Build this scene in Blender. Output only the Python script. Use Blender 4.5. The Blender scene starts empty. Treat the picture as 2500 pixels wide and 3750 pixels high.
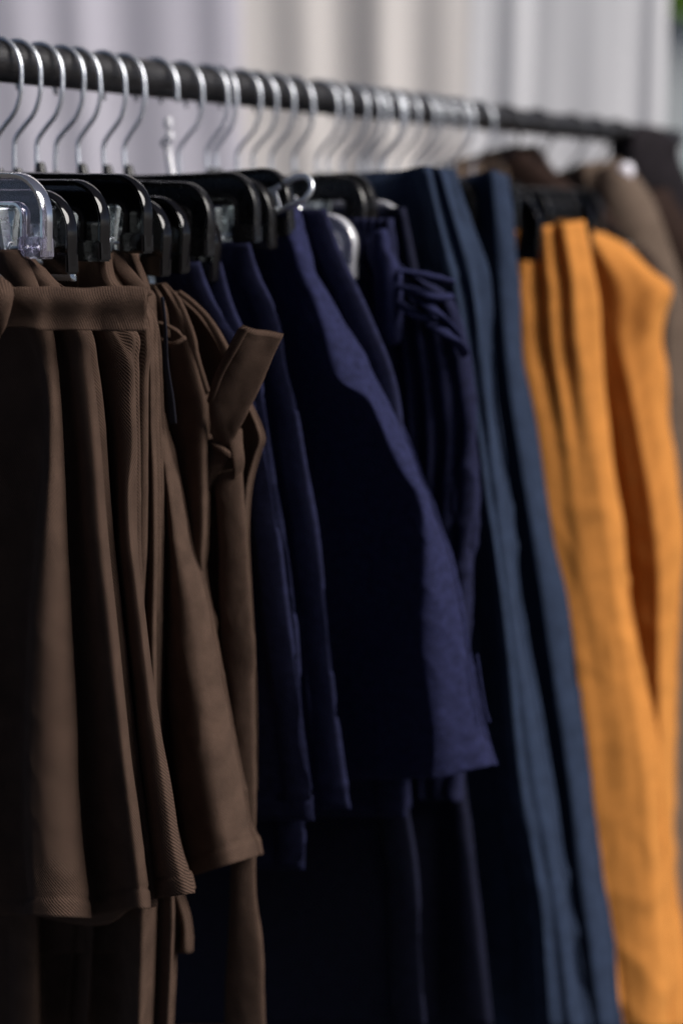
import bpy, bmesh, math, random
from mathutils import Vector, Matrix, noise
random.seed(7)
SC = bpy.context.scene
COL = SC.collection
R = math.radians

# ------------------------------------------------------------------ camera
FPX = 5208.0                       # focal length in photo pixels (50 mm on 36 mm over 3750 px)
PITCH = math.atan((1875 - 755) / FPX)
CP, SP = math.cos(PITCH), math.sin(PITCH)
CAM = Vector((0, 0, 1.45))
cd = bpy.data.cameras.new('camera')
cam = bpy.data.objects.new('camera', cd)
COL.objects.link(cam)
cam.location = CAM
cam.rotation_euler = (math.pi / 2 - PITCH, 0, 0)
cd.sensor_fit = 'VERTICAL'; cd.sensor_height = 36.0; cd.sensor_width = 24.0
cd.lens = 50.0
cd.clip_start = 0.05; cd.clip_end = 200
cd.dof.use_dof = True
cd.dof.focus_distance = 0.902
cd.dof.aperture_fstop = 2.7
cd.dof.aperture_blades = 0
SC.camera = cam

# ------------------------------------------------------------------ world, sun, exposure
SUN = Vector((0.72, -0.30, 0.62)).normalized()
SUN_EL = math.asin(SUN.z)
SUN_AZ = math.atan2(SUN.x, SUN.y)
wd = bpy.data.worlds.new('World'); SC.world = wd; wd.use_nodes = True
nt = wd.node_tree
bg = nt.nodes['Background']
sky = nt.nodes.new('ShaderNodeTexSky'); sky.sky_type = 'NISHITA'; sky.sun_disc = False
sky.sun_elevation = SUN_EL; sky.sun_rotation = SUN_AZ
sky.air_density = 0.28; sky.dust_density = 0.5; sky.ozone_density = 1.0
nt.links.new(sky.outputs[0], bg.inputs[0]); bg.inputs[1].default_value = 0.05
sl = bpy.data.lights.new('sun', 'SUN'); sl.energy = 5.0; sl.angle = R(42); sl.color = (1.0, 0.95, 0.90)
so = bpy.data.objects.new('sun', sl); COL.objects.link(so)
so.rotation_euler = SUN.to_track_quat('Z', 'Y').to_euler(); so.location = (3, -1, 4)
SC.view_settings.view_transform = 'Standard'; SC.view_settings.look = 'None'
SC.view_settings.gamma = 1.0; SC.view_settings.exposure = 0.0
SC.view_settings.use_curve_mapping = False
SC.cycles.use_denoising = True; SC.cycles.denoising_prefilter = 'FAST'

# ------------------------------------------------------------------ the rack's own frame: s along the rail, w across it, z up
TH = math.atan((4600 - 1250) / FPX * CP)
D = Vector((math.sin(TH), math.cos(TH), 0))
WV = Vector((math.cos(TH), -math.sin(TH), 0))
def ray(u, v):
    x, y = (u - 1250) / FPX, (1875 - v) / FPX
    return Vector((x, CP + y * SP, -SP + y * CP))
P0 = CAM + ray(0, 225) * 1.04
RAIL_R = 0.0148
def onplane(u, v, s):
    """point of the sight line (u,v) on the cross plane s of the rack, as (s, w, z)"""
    r = ray(u, v)
    t = (s - (CAM - P0).dot(D)) / r.dot(D)
    p = CAM + r * t
    return Vector((s, (p - P0).dot(WV), p.z))
def world(q):
    return Vector((P0.x, P0.y, 0)) + D * q[0] + WV * q[1] + Vector((0, 0, q[2]))
def rail_s(u):
    """rail position seen at picture column u"""
    lo, hi = -0.9, 3.0
    for _ in range(50):
        m = (lo + hi) / 2
        p = P0 + D * m - CAM
        f = p.y * CP - p.z * SP
        if 1250 + FPX * p.x / f < u: lo = m
        else: hi = m
    return lo
ROTZ = -TH                         # local x = w, local y = s

# ------------------------------------------------------------------ helpers
def link(name, me, mat=None, parent=None, loc=None):
    o = bpy.data.objects.new(name, me); COL.objects.link(o)
    if mat is not None and me is not None and len(me.materials) == 0: me.materials.append(mat)
    if loc is not None: o.location = loc
    if parent is not None: o.parent = parent
    return o
def tag(o, label, cat, group=None, kind=None):
    if label: o['label'] = label
    if cat: o['category'] = cat
    if group: o['group'] = group
    if kind: o['kind'] = kind
    return o
def empty(name, loc, rz=0.0):
    o = bpy.data.objects.new(name, None); COL.objects.link(o)
    o.location = loc; o.rotation_euler = (0, 0, rz); o.empty_display_size = 0.02
    return o
def copy_tree(o, parent=None):
    c = o.copy(); COL.objects.link(c)
    if parent is not None: c.parent = parent
    for ch in list(o.children): copy_tree(ch, c)
    return c
def mesh_from(name, verts, faces, smooth=True, uvs=None):
    me = bpy.data.meshes.new(name)
    me.from_pydata([tuple(v) for v in verts], [], faces)
    if smooth: me.polygons.foreach_set('use_smooth', [True] * len(me.polygons))
    if uvs is not None:
        ul = me.uv_layers.new(name='UVMap')
        for l in me.loops: ul.data[l.index].uv = uvs[l.vertex_index]
    me.update()
    return me
def cr(p0, p1, p2, p3, t):
    t2, t3 = t * t, t * t * t
    return 0.5 * ((2 * p1) + (p2 - p0) * t + (2 * p0 - 5 * p1 + 4 * p2 - p3) * t2 + (3 * p1 - p0 - 3 * p2 + p3) * t3)
def spline(pts, n, closed=False):
    """n samples per interval through pts"""
    out = []; N = len(pts)
    m = N if closed else N - 1
    for i in range(m):
        if closed: a, b, c, d = pts[(i - 1) % N], pts[i], pts[(i + 1) % N], pts[(i + 2) % N]
        else: a, b, c, d = pts[max(i - 1, 0)], pts[i], pts[i + 1], pts[min(i + 2, N - 1)]
        for k in range(n): out.append(cr(a, b, c, d, k / n))
    if not closed: out.append(pts[-1])
    return out
def interp(path, v):
    """monotone cubic u(v) through [(u,v)...] sorted by v"""
    if v <= path[0][1]: return path[0][0]
    if v >= path[-1][1]: return path[-1][0]
    n = len(path)
    for i in range(n - 1):
        if path[i][1] <= v <= path[i + 1][1]:
            h = path[i + 1][1] - path[i][1]
            def slope(k):
                if k <= 0 or k >= n - 1:
                    a, b = (0, 1) if k <= 0 else (n - 2, n - 1)
                    return (path[b][0] - path[a][0]) / (path[b][1] - path[a][1])
                s1 = (path[k][0] - path[k - 1][0]) / (path[k][1] - path[k - 1][1])
                s2 = (path[k + 1][0] - path[k][0]) / (path[k + 1][1] - path[k][1])
                return 0.5 * (s1 + s2)
            t = (v - path[i][1]) / h
            m0, m1 = slope(i) * h, slope(i + 1) * h
            return ((2*t**3 - 3*t*t + 1) * path[i][0] + (t**3 - 2*t*t + t) * m0
                    + (-2*t**3 + 3*t*t) * path[i + 1][0] + (t**3 - t*t) * m1)

# ------------------------------------------------------------------ materials
def newmat(name):
    m = bpy.data.materials.new(name); m.use_nodes = True
    return m, m.node_tree, m.node_tree.nodes['Principled BSDF']
def cloth(name, col, twill=0.0, period=0.00125, mott=0.25, mscale=60, rough=0.92, sheen=0.12, sheen_tint=None, bump=0.25, slub=0.0):
    m, t, b = newmat(name)
    N, L = t.nodes.new, t.links.new
    uv = N('ShaderNodeTexCoord')
    sep = N('ShaderNodeSeparateXYZ'); L(uv.outputs['UV'], sep.inputs[0])
    nz = N('ShaderNodeTexNoise'); nz.inputs['Scale'].default_value = mscale; nz.inputs['Detail'].default_value = 5
    L(uv.outputs['UV'], nz.inputs['Vector'])
    mr = N('ShaderNodeMapRange'); mr.inputs[1].default_value = 0.3; mr.inputs[2].default_value = 0.7
    mr.inputs[3].default_value = 1 - mott; mr.inputs[4].default_value = 1 + mott
    L(nz.outputs[0], mr.inputs[0])
    fac = mr.outputs[0]
    height = None
    if twill > 0:
        a = N('ShaderNodeMath'); a.operation = 'MULTIPLY'; a.inputs[1].default_value = 1.0; L(sep.outputs[0], a.inputs[0])
        bm_ = N('ShaderNodeMath'); bm_.operation = 'MULTIPLY_ADD'; bm_.inputs[1].default_value = -0.62
        L(sep.outputs[1], bm_.inputs[0]); L(a.outputs[0], bm_.inputs[2])
        wob = N('ShaderNodeTexNoise'); wob.inputs['Scale'].default_value = 900; L(uv.outputs['UV'], wob.inputs['Vector'])
        wa = N('ShaderNodeMath'); wa.operation = 'MULTIPLY_ADD'; wa.inputs[1].default_value = 0.0009
        L(wob.outputs[0], wa.inputs[0]); L(bm_.outputs[0], wa.inputs[2])
        sc = N('ShaderNodeMath'); sc.operation = 'MULTIPLY'; sc.inputs[1].default_value = 2 * math.pi / period; L(wa.outputs[0], sc.inputs[0])
        si = N('ShaderNodeMath'); si.operation = 'SINE'; L(sc.outputs[0], si.inputs[0])
        tm = N('ShaderNodeMapRange'); tm.inputs[1].default_value = -1; tm.inputs[2].default_value = 1
        tm.inputs[3].default_value = 1 - twill; tm.inputs[4].default_value = 1 + twill * 0.6; L(si.outputs[0], tm.inputs[0])
        mu = N('ShaderNodeMath'); mu.operation = 'MULTIPLY'; L(fac, mu.inputs[0]); L(tm.outputs[0], mu.inputs[1]); fac = mu.outputs[0]
        height = si.outputs[0]
    if slub > 0:
        mp = N('ShaderNodeMapping'); mp.inputs['Scale'].default_value = (2200, 160, 1); L(uv.outputs['UV'], mp.inputs[0])
        n2 = N('ShaderNodeTexNoise'); n2.inputs['Scale'].default_value = 1.0; L(mp.outputs[0], n2.inputs['Vector'])
        mp2 = N('ShaderNodeMapping'); mp2.inputs['Scale'].default_value = (120, 1800, 1); L(uv.outputs['UV'], mp2.inputs[0])
        n3 = N('ShaderNodeTexNoise'); n3.inputs['Scale'].default_value = 1.0; L(mp2.outputs[0], n3.inputs['Vector'])
        ad = N('ShaderNodeMath'); L(n2.outputs[0], ad.inputs[0]); L(n3.outputs[0], ad.inputs[1])
        m2 = N('ShaderNodeMapRange'); m2.inputs[1].default_value = 0.7; m2.inputs[2].default_value = 1.3
        m2.inputs[3].default_value = 1 - slub; m2.inputs[4].default_value = 1 + slub; L(ad.outputs[0], m2.inputs[0])
        mu = N('ShaderNodeMath'); mu.operation = 'MULTIPLY'; L(fac, mu.inputs[0]); L(m2.outputs[0], mu.inputs[1]); fac = mu.outputs[0]
        height = height or ad.outputs[0]
    mx = N('ShaderNodeVectorMath'); mx.operation = 'SCALE'; mx.inputs[0].default_value = col; L(fac, mx.inputs['Scale'])
    L(mx.outputs[0], b.inputs['Base Color'])
    b.inputs['Roughness'].default_value = rough
    b.inputs['Specular IOR Level'].default_value = 0.15
    b.inputs['Sheen Weight'].default_value = sheen
    b.inputs['Sheen Roughness'].default_value = 0.5
    b.inputs['Sheen Tint'].default_value = (*(sheen_tint or [min(1, c * 6) for c in col]), 1)
    if height is not None:
        bp = N('ShaderNodeBump'); bp.inputs['Strength'].default_value = bump; bp.inputs['Distance'].default_value = 0.0003
        L(height, bp.inputs['Height']); L(bp.outputs[0], b.inputs['Normal'])
    return m
def glossy(name, col, rough=0.2, metal=0.0, spec=0.5, nscale=None, nstr=0.1, coat=0.0):
    m, t, b = newmat(name)
    b.inputs['Base Color'].default_value = (*col, 1); b.inputs['Roughness'].default_value = rough
    b.inputs['Metallic'].default_value = metal; b.inputs['Specular IOR Level'].default_value = spec
    b.inputs['Coat Weight'].default_value = coat
    tc = t.nodes.new('ShaderNodeTexCoord')
    nz = t.nodes.new('ShaderNodeTexNoise'); nz.inputs['Scale'].default_value = nscale or 300; nz.inputs['Detail'].default_value = 4
    t.links.new(tc.outputs['Object'], nz.inputs['Vector'])
    mr = t.nodes.new('ShaderNodeMapRange'); mr.inputs[1].default_value = 0.35; mr.inputs[2].default_value = 0.75
    mr.inputs[3].default_value = rough * 0.7; mr.inputs[4].default_value = rough * 1.6
    t.links.new(nz.outputs[0], mr.inputs[0]); t.links.new(mr.outputs[0], b.inputs['Roughness'])
    bp = t.nodes.new('ShaderNodeBump'); bp.inputs['Strength'].default_value = nstr; bp.inputs['Distance'].default_value = 0.0002
    t.links.new(nz.outputs[0], bp.inputs['Height']); t.links.new(bp.outputs[0], b.inputs['Normal'])
    return m

BROWN = cloth('brown_twill', (0.067, 0.0415, 0.0305), twill=0.54, period=0.0016, mott=0.2, mscale=45, bump=0.5)
BROWN_SOFT = cloth('brown_drill', (0.069, 0.043, 0.0315), twill=0.42, period=0.0016, mott=0.22, mscale=55, slub=0.10, bump=0.4)
NAVY = cloth('navy_linen', (0.0145, 0.0165, 0.050), mott=0.28, mscale=140, slub=0.38, sheen=0.06, sheen_tint=(.25, .3, .9))
NAVY_MID = cloth('navy_twill', (0.0105, 0.0118, 0.034), mott=0.28, mscale=140, slub=0.34, sheen=0.05, sheen_tint=(.25, .3, .9))
NAVY_DARK = cloth('dark_navy_cotton', (0.008, 0.009, 0.022), mott=0.22, mscale=120, slub=0.2, sheen=0.03)
BLUE = cloth('slate_blue_cotton', (0.0185, 0.0285, 0.055), mott=0.2, mscale=60, slub=0.12)
ORANGE = cloth('ochre_cotton', (0.52, 0.203, 0.045), mott=0.12, mscale=40, slub=0.08)
BEIGE = cloth('taupe_wool', (0.125, 0.090, 0.068), mott=0.15, mscale=50)
DKBROWN = cloth('dark_brown_wool', (0.024, 0.013, 0.010), mott=0.2, mscale=50)
BLACKC = cloth('black_wool', (0.016, 0.013, 0.016), mott=0.2, mscale=50)
TAPE = cloth('black_tape', (0.012, 0.012, 0.018), mott=0.2, slub=0.2)
STITCH = cloth('dark_thread', (0.045, 0.028, 0.022), mott=0.2)
PIPE = glossy('black_pipe', (0.011, 0.010, 0.011), rough=0.40, spec=0.75, nscale=500, nstr=0.15)
CHROME = glossy('chrome_wire', (0.86, 0.89, 0.95), rough=0.38, metal=0.92, nscale=700, nstr=0.05)
ZINC = glossy('zinc_steel', (0.72, 0.79, 0.82), rough=0.32, metal=0.75, nscale=400, nstr=0.25)
BLACKP = glossy('black_plastic', (0.005, 0.0045, 0.005), rough=0.085, spec=0.55, nscale=260, nstr=0.12)
BLACKM = glossy('scuffed_black_plastic', (0.008, 0.0075, 0.008), rough=0.27, spec=0.5, nscale=180, nstr=0.2)
BLACKH = glossy('black_hook', (0.02, 0.02, 0.024), rough=0.3, spec=0.6)
CLEAR, _t, _b = newmat('clear_plastic')
_b.inputs['Base Color'].default_value = (0.86, 0.83, 0.96, 1); _b.inputs['Roughness'].default_value = 0.07
_b.inputs['Transmission Weight'].default_value = 0.94; _b.inputs['IOR'].default_value = 1.5
_n = _t.nodes.new('ShaderNodeTexNoise'); _n.inputs['Scale'].default_value = 220; _n.inputs['Detail'].default_value = 6
_tc = _t.nodes.new('ShaderNodeTexCoord'); _t.links.new(_tc.outputs['Object'], _n.inputs['Vector'])
_bp = _t.nodes.new('ShaderNodeBump'); _bp.inputs['Strength'].default_value = 0.15; _bp.inputs['Distance'].default_value = 0.0004
_t.links.new(_n.outputs[0], _bp.inputs['Height']); _t.links.new(_bp.outputs[0], _b.inputs['Normal'])

FROST, _t2, _b2 = newmat('frosted_clear_plastic')
_b2.inputs['Base Color'].default_value = (.9, .9, .96, 1); _b2.inputs['Roughness'].default_value = .18; _b2.inputs['Transmission Weight'].default_value = .45; _b2.inputs['Coat Weight'].default_value = .6

# ------------------------------------------------------------------ setting
def plane_mat(name, col, rough, scale, var):
    m, t, b = newmat(name)
    tc = t.nodes.new('ShaderNodeTexCoord'); nz = t.nodes.new('ShaderNodeTexNoise')
    nz.inputs['Scale'].default_value = scale; nz.inputs['Detail'].default_value = 8
    t.links.new(tc.outputs['Object'], nz.inputs['Vector'])
    mr = t.nodes.new('ShaderNodeMapRange'); mr.inputs[3].default_value = 1 - var; mr.inputs[4].default_value = 1 + var
    t.links.new(nz.outputs[0], mr.inputs[0])
    mx = t.nodes.new('ShaderNodeVectorMath'); mx.operation = 'SCALE'; mx.inputs[0].default_value = col
    t.links.new(mr.outputs[0], mx.inputs['Scale']); t.links.new(mx.outputs[0], b.inputs['Base Color'])
    b.inputs['Roughness'].default_value = rough
    return m
gm = mesh_from('ground', [(-60, -60, 0), (60, -60, 0), (60, 60, 0), (-60, 60, 0)], [(0, 1, 2, 3)], smooth=False)
tag(link('ground', gm, plane_mat('asphalt', (0.045, 0.043, 0.042), 0.9, 30, 0.5)), None, None, kind='structure')

# curtains hung behind the rack: cross profile given as slopes at picture columns
def curtain_mat(name, col):
    m, t, b = newmat(name)
    tc = t.nodes.new('ShaderNodeTexCoord'); nz = t.nodes.new('ShaderNodeTexNoise')
    nz.inputs['Scale'].default_value = 350; nz.inputs['Detail'].default_value = 4
    t.links.new(tc.outputs['Object'], nz.inputs['Vector'])
    mr = t.nodes.new('ShaderNodeMapRange'); mr.inputs[3].default_value = 0.94; mr.inputs[4].default_value = 1.06
    t.links.new(nz.outputs[0], mr.inputs[0])
    mx = t.nodes.new('ShaderNodeVectorMath'); mx.operation = 'SCALE'; mx.inputs[0].default_value = col
    t.links.new(mr.outputs[0], mx.inputs['Scale']); t.links.new(mx.outputs[0], b.inputs['Base Color'])
    b.inputs['Roughness'].default_value = 0.9; b.inputs['Specular IOR Level'].default_value = 0.1
    return m
YC = 3.3
def curtain(label, mat, u0, u1, slopes, y0, ztop=3.1):
    """slopes: [(u_start, u_end, dy/dx)] between picture columns, the cloth running back (positive) or forward"""
    n = 260; verts = []; faces = []
    y = 0.0; xs = []; du = (u1 - u0) / n
    for i in range(n + 1):
        u = u0 + du * i
        x = (u - 1250) / FPX * YC
        sl = 0.0
        for a, b, k in slopes:
            c, h = (a + b) / 2, (b - a) / 2
            q = abs(u - c) / h
            if q < 1.3: sl += k * (1 if q < 0.6 else max(0, (1.3 - q) / 0.7))
        y += sl * .36 * du / FPX * YC
        xs.append((x, y))
    my = sum(p[1] for p in xs) / len(xs)
    rows = [0.02, 0.6, 1.2, 1.8, 2.4, ztop]
    for j, z in enumerate(rows):
        for x, yy in xs:
            k = 0.75 + 0.25 * (z / ztop)
            verts.append((x + 0.006 * math.sin(z * 2 + x * 9), y0 + (yy - my) * k + 0.004 * math.sin(x * 40 + z), z))
    for j in range(len(rows) - 1):
        for i in range(n):
            a = j * (n + 1) + i
            faces.append((a, a + 1, a + n + 2, a + n + 1))
    me = mesh_from('curtain', verts, faces)
    o = link('curtain', me, mat)
    md = o.modifiers.new('thick', 'SOLIDIFY'); md.thickness = 0.002; md.offset = 1
    return tag(o, label, 'curtain', 'pale curtains hung behind the rack')
LILAC = curtain_mat('lilac_voile', (0.68, 0.66, 0.745))
CREAM = curtain_mat('cream_voile', (0.79, 0.75, 0.725))
WHITE = curtain_mat('white_voile', (0.80, 0.80, 0.83))
S = 1.5944
curtain('lilac grey curtain with two light folds behind the near hooks', LILAC, -1400, 890,
        [(-900, -820, .5), (-700, -500, -.16), (-400, -320, .5), (-250, -80, -.2), (340, 430, .5), (460, 560, -.12), (600, 800, -.16), (810, 885, .5)], YC)
curtain('cream curtain with a broad brownish fold above the middle of the rail', CREAM, 880, 1720,
        [(900, 1040, -.06), (1130, 1230, .38), (1260, 1310, -.1), (1310, 1400, -.62), (1420, 1540, .55), (1560, 1680, -.03)], YC + .012)
curtain('white striped curtain hanging over the far end of the rail', WHITE, 1700, 2400,
        [(1710, 1800, .45), (1810, 1850, -.5), (1850, 1900, .4), (1920, 1980, -.55), (1990, 2080, .35), (2100, 2210, -.3), (2230, 2315, .6), (2315, 2350, -.5), (2352, 2400, .5)], YC + .02)
# curtain rod
def tube_mesh(name, pts, r, seg=10, caps=True):
    verts = []; faces = []; n = len(pts)
    up = None
    for i, p in enumerate(pts):
        t = (pts[min(i + 1, n - 1)] - pts[max(i - 1, 0)]).normalized()
        if up is None:
            up = Vector((0, 0, 1)) if abs(t.z) < .9 else Vector((1, 0, 0))
        up = (up - t * up.dot(t)).normalized()
        b = t.cross(up)
        rr = r[i] if isinstance(r, (list, tuple)) else r
        for k in range(seg):
            a = 2 * math.pi * k / seg
            verts.append(p + up * (math.cos(a) * rr) + b * (math.sin(a) * rr))
    for i in range(n - 1):
        for k in range(seg):
            a = i * seg + k; b_ = i * seg + (k + 1) % seg
            faces.append((a, b_, b_ + seg, a + seg))
    if caps:
        faces.append(tuple(range(seg - 1, -1, -1))); faces.append(tuple(range((n - 1) * seg, n * seg)))
    return mesh_from(name, verts, faces)
V = Vector
rod = link('curtain_rod', tube_mesh('curtain_rod', [V((-2.2, YC, 3.12)), V((0, YC, 3.12)), V((1.0, YC, 3.12))], 0.015), PIPE)
tag(rod, 'dark rod holding the pale curtains behind the rack', 'curtain rod')

# beyond the curtain: pale building and a tree
wm = plane_mat('pale_render', (0.62, 0.66, 0.68), 0.9, 3, 0.12)
b_root = empty('building', (3.4, 11.6, 0))
tag(b_root, 'pale rendered building far behind, beside the right curtain edge', 'building')
def box_mesh(name, x0, x1, y0, y1, z0, z1, bev=0.0):
    bm = bmesh.new(); bmesh.ops.create_cube(bm, size=1)
    for v in bm.verts:
        v.co = Vector((x0 + (v.co.x + .5) * (x1 - x0), y0 + (v.co.y + .5) * (y1 - y0), z0 + (v.co.z + .5) * (z1 - z0)))
    if bev: bmesh.ops.bevel(bm, geom=bm.edges[:], offset=bev, segments=2, affect='EDGES', profile=0.6)
    me = bpy.data.meshes.new(name); bm.to_mesh(me); bm.free(); return me
link('wall', box_mesh('wall', -3.2, 3.2, 0, .3, 0, 3.0), wm, b_root)
link('plinth', box_mesh('plinth', -3.25, 3.25, -.05, -.002, 0, 1.75), plane_mat('grey_green_paint', (0.34, 0.40, 0.38), .85, 5, .15), b_root)
link('roof', box_mesh('roof', -3.4, 3.4, -.3, .5, 3.0, 3.2), plane_mat('grey_roof', (0.2, 0.2, 0.2), .85, 5, .2), b_root)
t_root = empty('tree', (2.35, 8.2, 0))
tag(t_root, 'green leafy tree beyond the right edge of the white curtain', 'tree')
bark = plane_mat('bark', (0.09, 0.065, 0.045), .95, 20, .4)
link('trunk', tube_mesh('trunk', [V((.5, 0, 0)), V((.47, .02, .9)), V((.4, 0, 1.9)), V((.2, .05, 2.5)), V((.05, 0, 2.95))], [.13, .11, .09, .06, .02], 9), bark, t_root)
LEAF = plane_mat('leaf', (0.13, 0.26, 0.03), .6, 12, .5)
_tl = LEAF.node_tree.nodes.new('ShaderNodeBsdfTranslucent'); _tl.inputs[0].default_value = (0.16, 0.33, 0.03, 1)
_ms = LEAF.node_tree.nodes.new('ShaderNodeMixShader'); _ms.inputs[0].default_value = .45
LEAF.node_tree.links.new(LEAF.node_tree.nodes['Principled BSDF'].outputs[0], _ms.inputs[1]); LEAF.node_tree.links.new(_tl.outputs[0], _ms.inputs[2])
LEAF.node_tree.links.new(_ms.outputs[0], LEAF.node_tree.nodes['Material Output'].inputs[0])
lv = []; lf = []
for cl in range(16):
    c = V((random.gauss(-.25, .35), random.gauss(-.1, .25), random.uniform(2.5, 2.95)))
    for k in range(70):
        p = c + V((random.gauss(0, .16), random.gauss(0, .16), random.gauss(0, .13)))
        if p.z < 2.40: continue
        a = V((random.gauss(0, 1), random.gauss(0, 1), random.gauss(0, .6))).normalized() * .085
        bq = a.cross(V((random.gauss(0, 1), random.gauss(0, 1), random.gauss(0, 1)))).normalized() * .045
        i = len(lv); lv += [p - a, p + bq, p + a, p - bq]; lf.append((i, i + 1, i + 2, i + 3))
link('crown', mesh_from('crown', lv, lf, smooth=False), LEAF, t_root)

# ------------------------------------------------------------------ the rail
def lp(s, w, z): return world((s, w, z))
ZR = P0.z
rack = empty('clothes_rack', world((0.2, 0, 0)), ROTZ)
tag(rack, 'black round steel clothes rail carrying every hanger', 'clothes rack')
S0, S1 = -0.75, 1.46
link('rail', tube_mesh('rail', [V((0, S0 - .2 + (S1 - S0) * k / 12, ZR)) for k in range(13)], RAIL_R, 32), PIPE, rack)
for s in (S0 + .02, S1 - .02):
    link('upright', tube_mesh('upright', [V((0, s - .2, .05)), V((0, s - .2, .8)), V((0, s - .2, ZR - RAIL_R * .9))], .0125, 20), PIPE, rack)
    link('foot', tube_mesh('foot', [V((-.26, s - .2, .0355)), V((0, s - .2, .0355)), V((.26, s - .2, .0355))], .016, 16), PIPE, rack)
    for e in (-.23, .23):
        link('wheel', tube_mesh('wheel', [V((e, s - .2 - .008, .0172)), V((e, s - .2 + .008, .0172))], .017, 16), BLACKP, rack)

# ------------------------------------------------------------------ hangers
def hook_pts():
    Rr = 0.0230; zc = RAIL_R + 0.0014 - Rr
    pts = []
    for k in range(22):
        a = R(205 - 205 * k / 21)
        pts.append(V((Rr * math.cos(a), 0, zc + Rr * math.sin(a))))
    pts += spline([V((.0230, 0, zc - .004)), V((.0222, 0, zc - .016)), V((.0165, 0, zc - .0285)), V((.0060, 0, zc - .0385)),
                   V((-.0022, 0, zc - .0475)), V((-.0035, 0, zc - .057)), V((-.0035, 0, zc - .072))], 4)
    return pts
HOOK = tube_mesh('hook', hook_pts(), 0.00175, 12)
HOOK.materials.append(CHROME)
NECK = -0.0725           # top of the hanger body below the rail axis
def sweep_rim(pts, wid, thick):
    """rounded bar in the x-z plane along pts: wid across the path, thick along y"""
    verts = []; faces = []; n = len(pts)
    prof = [(-1, -.5), (-.6, -1), (.35, -1), (.72, -.86), (.94, -.5), (1.02, 0), (.94, .5), (.72, .86), (.35, 1), (-.6, 1), (-1, .5)]
    for i, p in enumerate(pts):
        t = (pts[min(i + 1, n - 1)] - pts[max(i - 1, 0)]).normalized()
        nrm = V((t.z, 0, -t.x))
        for a, b in prof: verts.append(p + nrm * (a * wid / 2) + V((0, b * thick / 2, 0)))
    m = len(prof)
    for i in range(n - 1):
        for k in range(m):
            a = i * m + k; b = i * m + (k + 1) % m
            faces.append((a, a + m, b + m, b))
    faces.append(tuple(range(m))); faces.append(tuple(range(n * m - 1, (n - 1) * m - 1, -1)))
    return verts, faces
def frame_path(we, zt, zb, r, peak, inset):
    """inverted U from the left foot to the right foot"""
    we -= inset; zt2 = zt - inset; r = max(.004, r - inset)
    right = [V((0, 0, zt2 + peak)), V((we * .3, 0, zt2 + peak * .55)), V((we * .65, 0, zt2 + peak * .1)), V((we - r, 0, zt2))]
    right = spline(right, 4)
    for k in range(1, 9):
        a = R(90 - 90 * k / 8)
        right.append(V((we - r + r * math.cos(a), 0, zt2 - r + r * math.sin(a))))
    for k in range(1, 4): right.append(V((we + .0 - .0015 * k / 3, 0, zt2 - r - (zt2 - r - zb) * k / 3)))
    left = [V((-p.x, 0, p.z)) for p in right[1:]][::-1]
    return left + right
def frame_mesh(we, zt, zb, r=.024, peak=.004, band=.0165, rings=False):
    verts = []; faces = []
    def add(v, f):
        o = len(verts); verts.extend(v); faces.extend([tuple(i + o for i in q) for q in f])
    po = frame_path(we, zt, zb, r, peak, 0.0); pi_ = frame_path(we, zt, zb, r, peak, band)
    add(*sweep_rim(po, .0042, .0090)); add(*sweep_rim(pi_, .0034, .0085))
    n = len(po); wv_ = []; wf = []
    for i in range(n):
        for y in (-.0013, .0013):
            wv_ += [po[i] + V((0, y, 0)), pi_[i] + V((0, y, 0))]
    for i in range(n - 1):
        a = i * 4
        wf += [(a, a + 1, a + 5, a + 4), (a + 2, a + 6, a + 7, a + 3)]
    add(wv_, wf)
    for sg in (-1, 1):                      # foot blocks that hold the rod
        x0, x1 = sorted((sg * (we - band - .0035), sg * (we + .0008)))
        bm = bmesh.new(); bmesh.ops.create_cube(bm, size=1)
        for v in bm.verts: v.co = V((x0 + (v.co.x + .5) * (x1 - x0), v.co.y * .0118, zb - .0015 + (v.co.z + .5) * .0135))
        bmesh.ops.bevel(bm, geom=bm.edges[:], offset=.0013, segments=2, affect='EDGES')
        bm.verts.index_update(); add([v.co.copy() for v in bm.verts], [tuple(v.index for v in f.verts) for f in bm.faces]); bm.free()
        cx = sg * (we - band * .5)         # two little rings on the block face
        for q in (-.0045, .0045) if rings else ():
            ring = [V((cx + q + .0028 * math.cos(R(30 * k)), -.0062, zb + .0052 + .0028 * math.sin(R(30 * k)))) for k in range(13)]
            tm = tube_mesh('r', ring, .0007, 6, False); add([v.co.copy() for v in tm.vertices], [tuple(p.vertices) for p in tm.polygons]); bpy.data.meshes.remove(tm)
    # collar that takes the hook
    cm = tube_mesh('c', [V((0, 0, zt + peak - .004)), V((0, 0, zt + peak + .004)), V((0, 0, zt + peak + .010)), V((0, 0, zt + peak + .012))], [.0062, .0050, .0036, .0024], 12)
    add([v.co.copy() for v in cm.vertices], [tuple(p.vertices) for p in cm.polygons]); bpy.data.meshes.remove(cm)
    me = mesh_from('frame', verts, faces)
    me.set_sharp_from_angle(angle=R(42))
    return me
def clip_mesh():
    """two pressed steel jaws, wider at the mouth, hinged over the rod"""
    verts = []; faces = []
    for sg in (-1, 1):
        prof = [(.0205, .0052, .0068), (.0195, .0068, .0070), (.010, .0050, .0062), (.000, .0034, .0058), (-.007, .0022, .0074), (-.0145, .0016, .0092), (-.0165, .0007, .0093)]
        for th in (0, .0009):
            base = len(verts)
            for z, y, hw in prof:
                for x in (-hw, -hw * .82, hw * .82, hw):
                    lip = .0042 if abs(x) == hw else 0
                    verts.append(V((x, sg * max(.0002, y - lip + th), z)))
            for i in range(len(prof) - 1):
                for k in range(3):
                    a = base + i * 4 + k
                    faces.append((a, a + 1, a + 5, a + 4))
    me = mesh_from('clip', verts, faces, smooth=False)
    return me
CLIP = clip_mesh(); CLIP.materials.append(ZINC)
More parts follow.
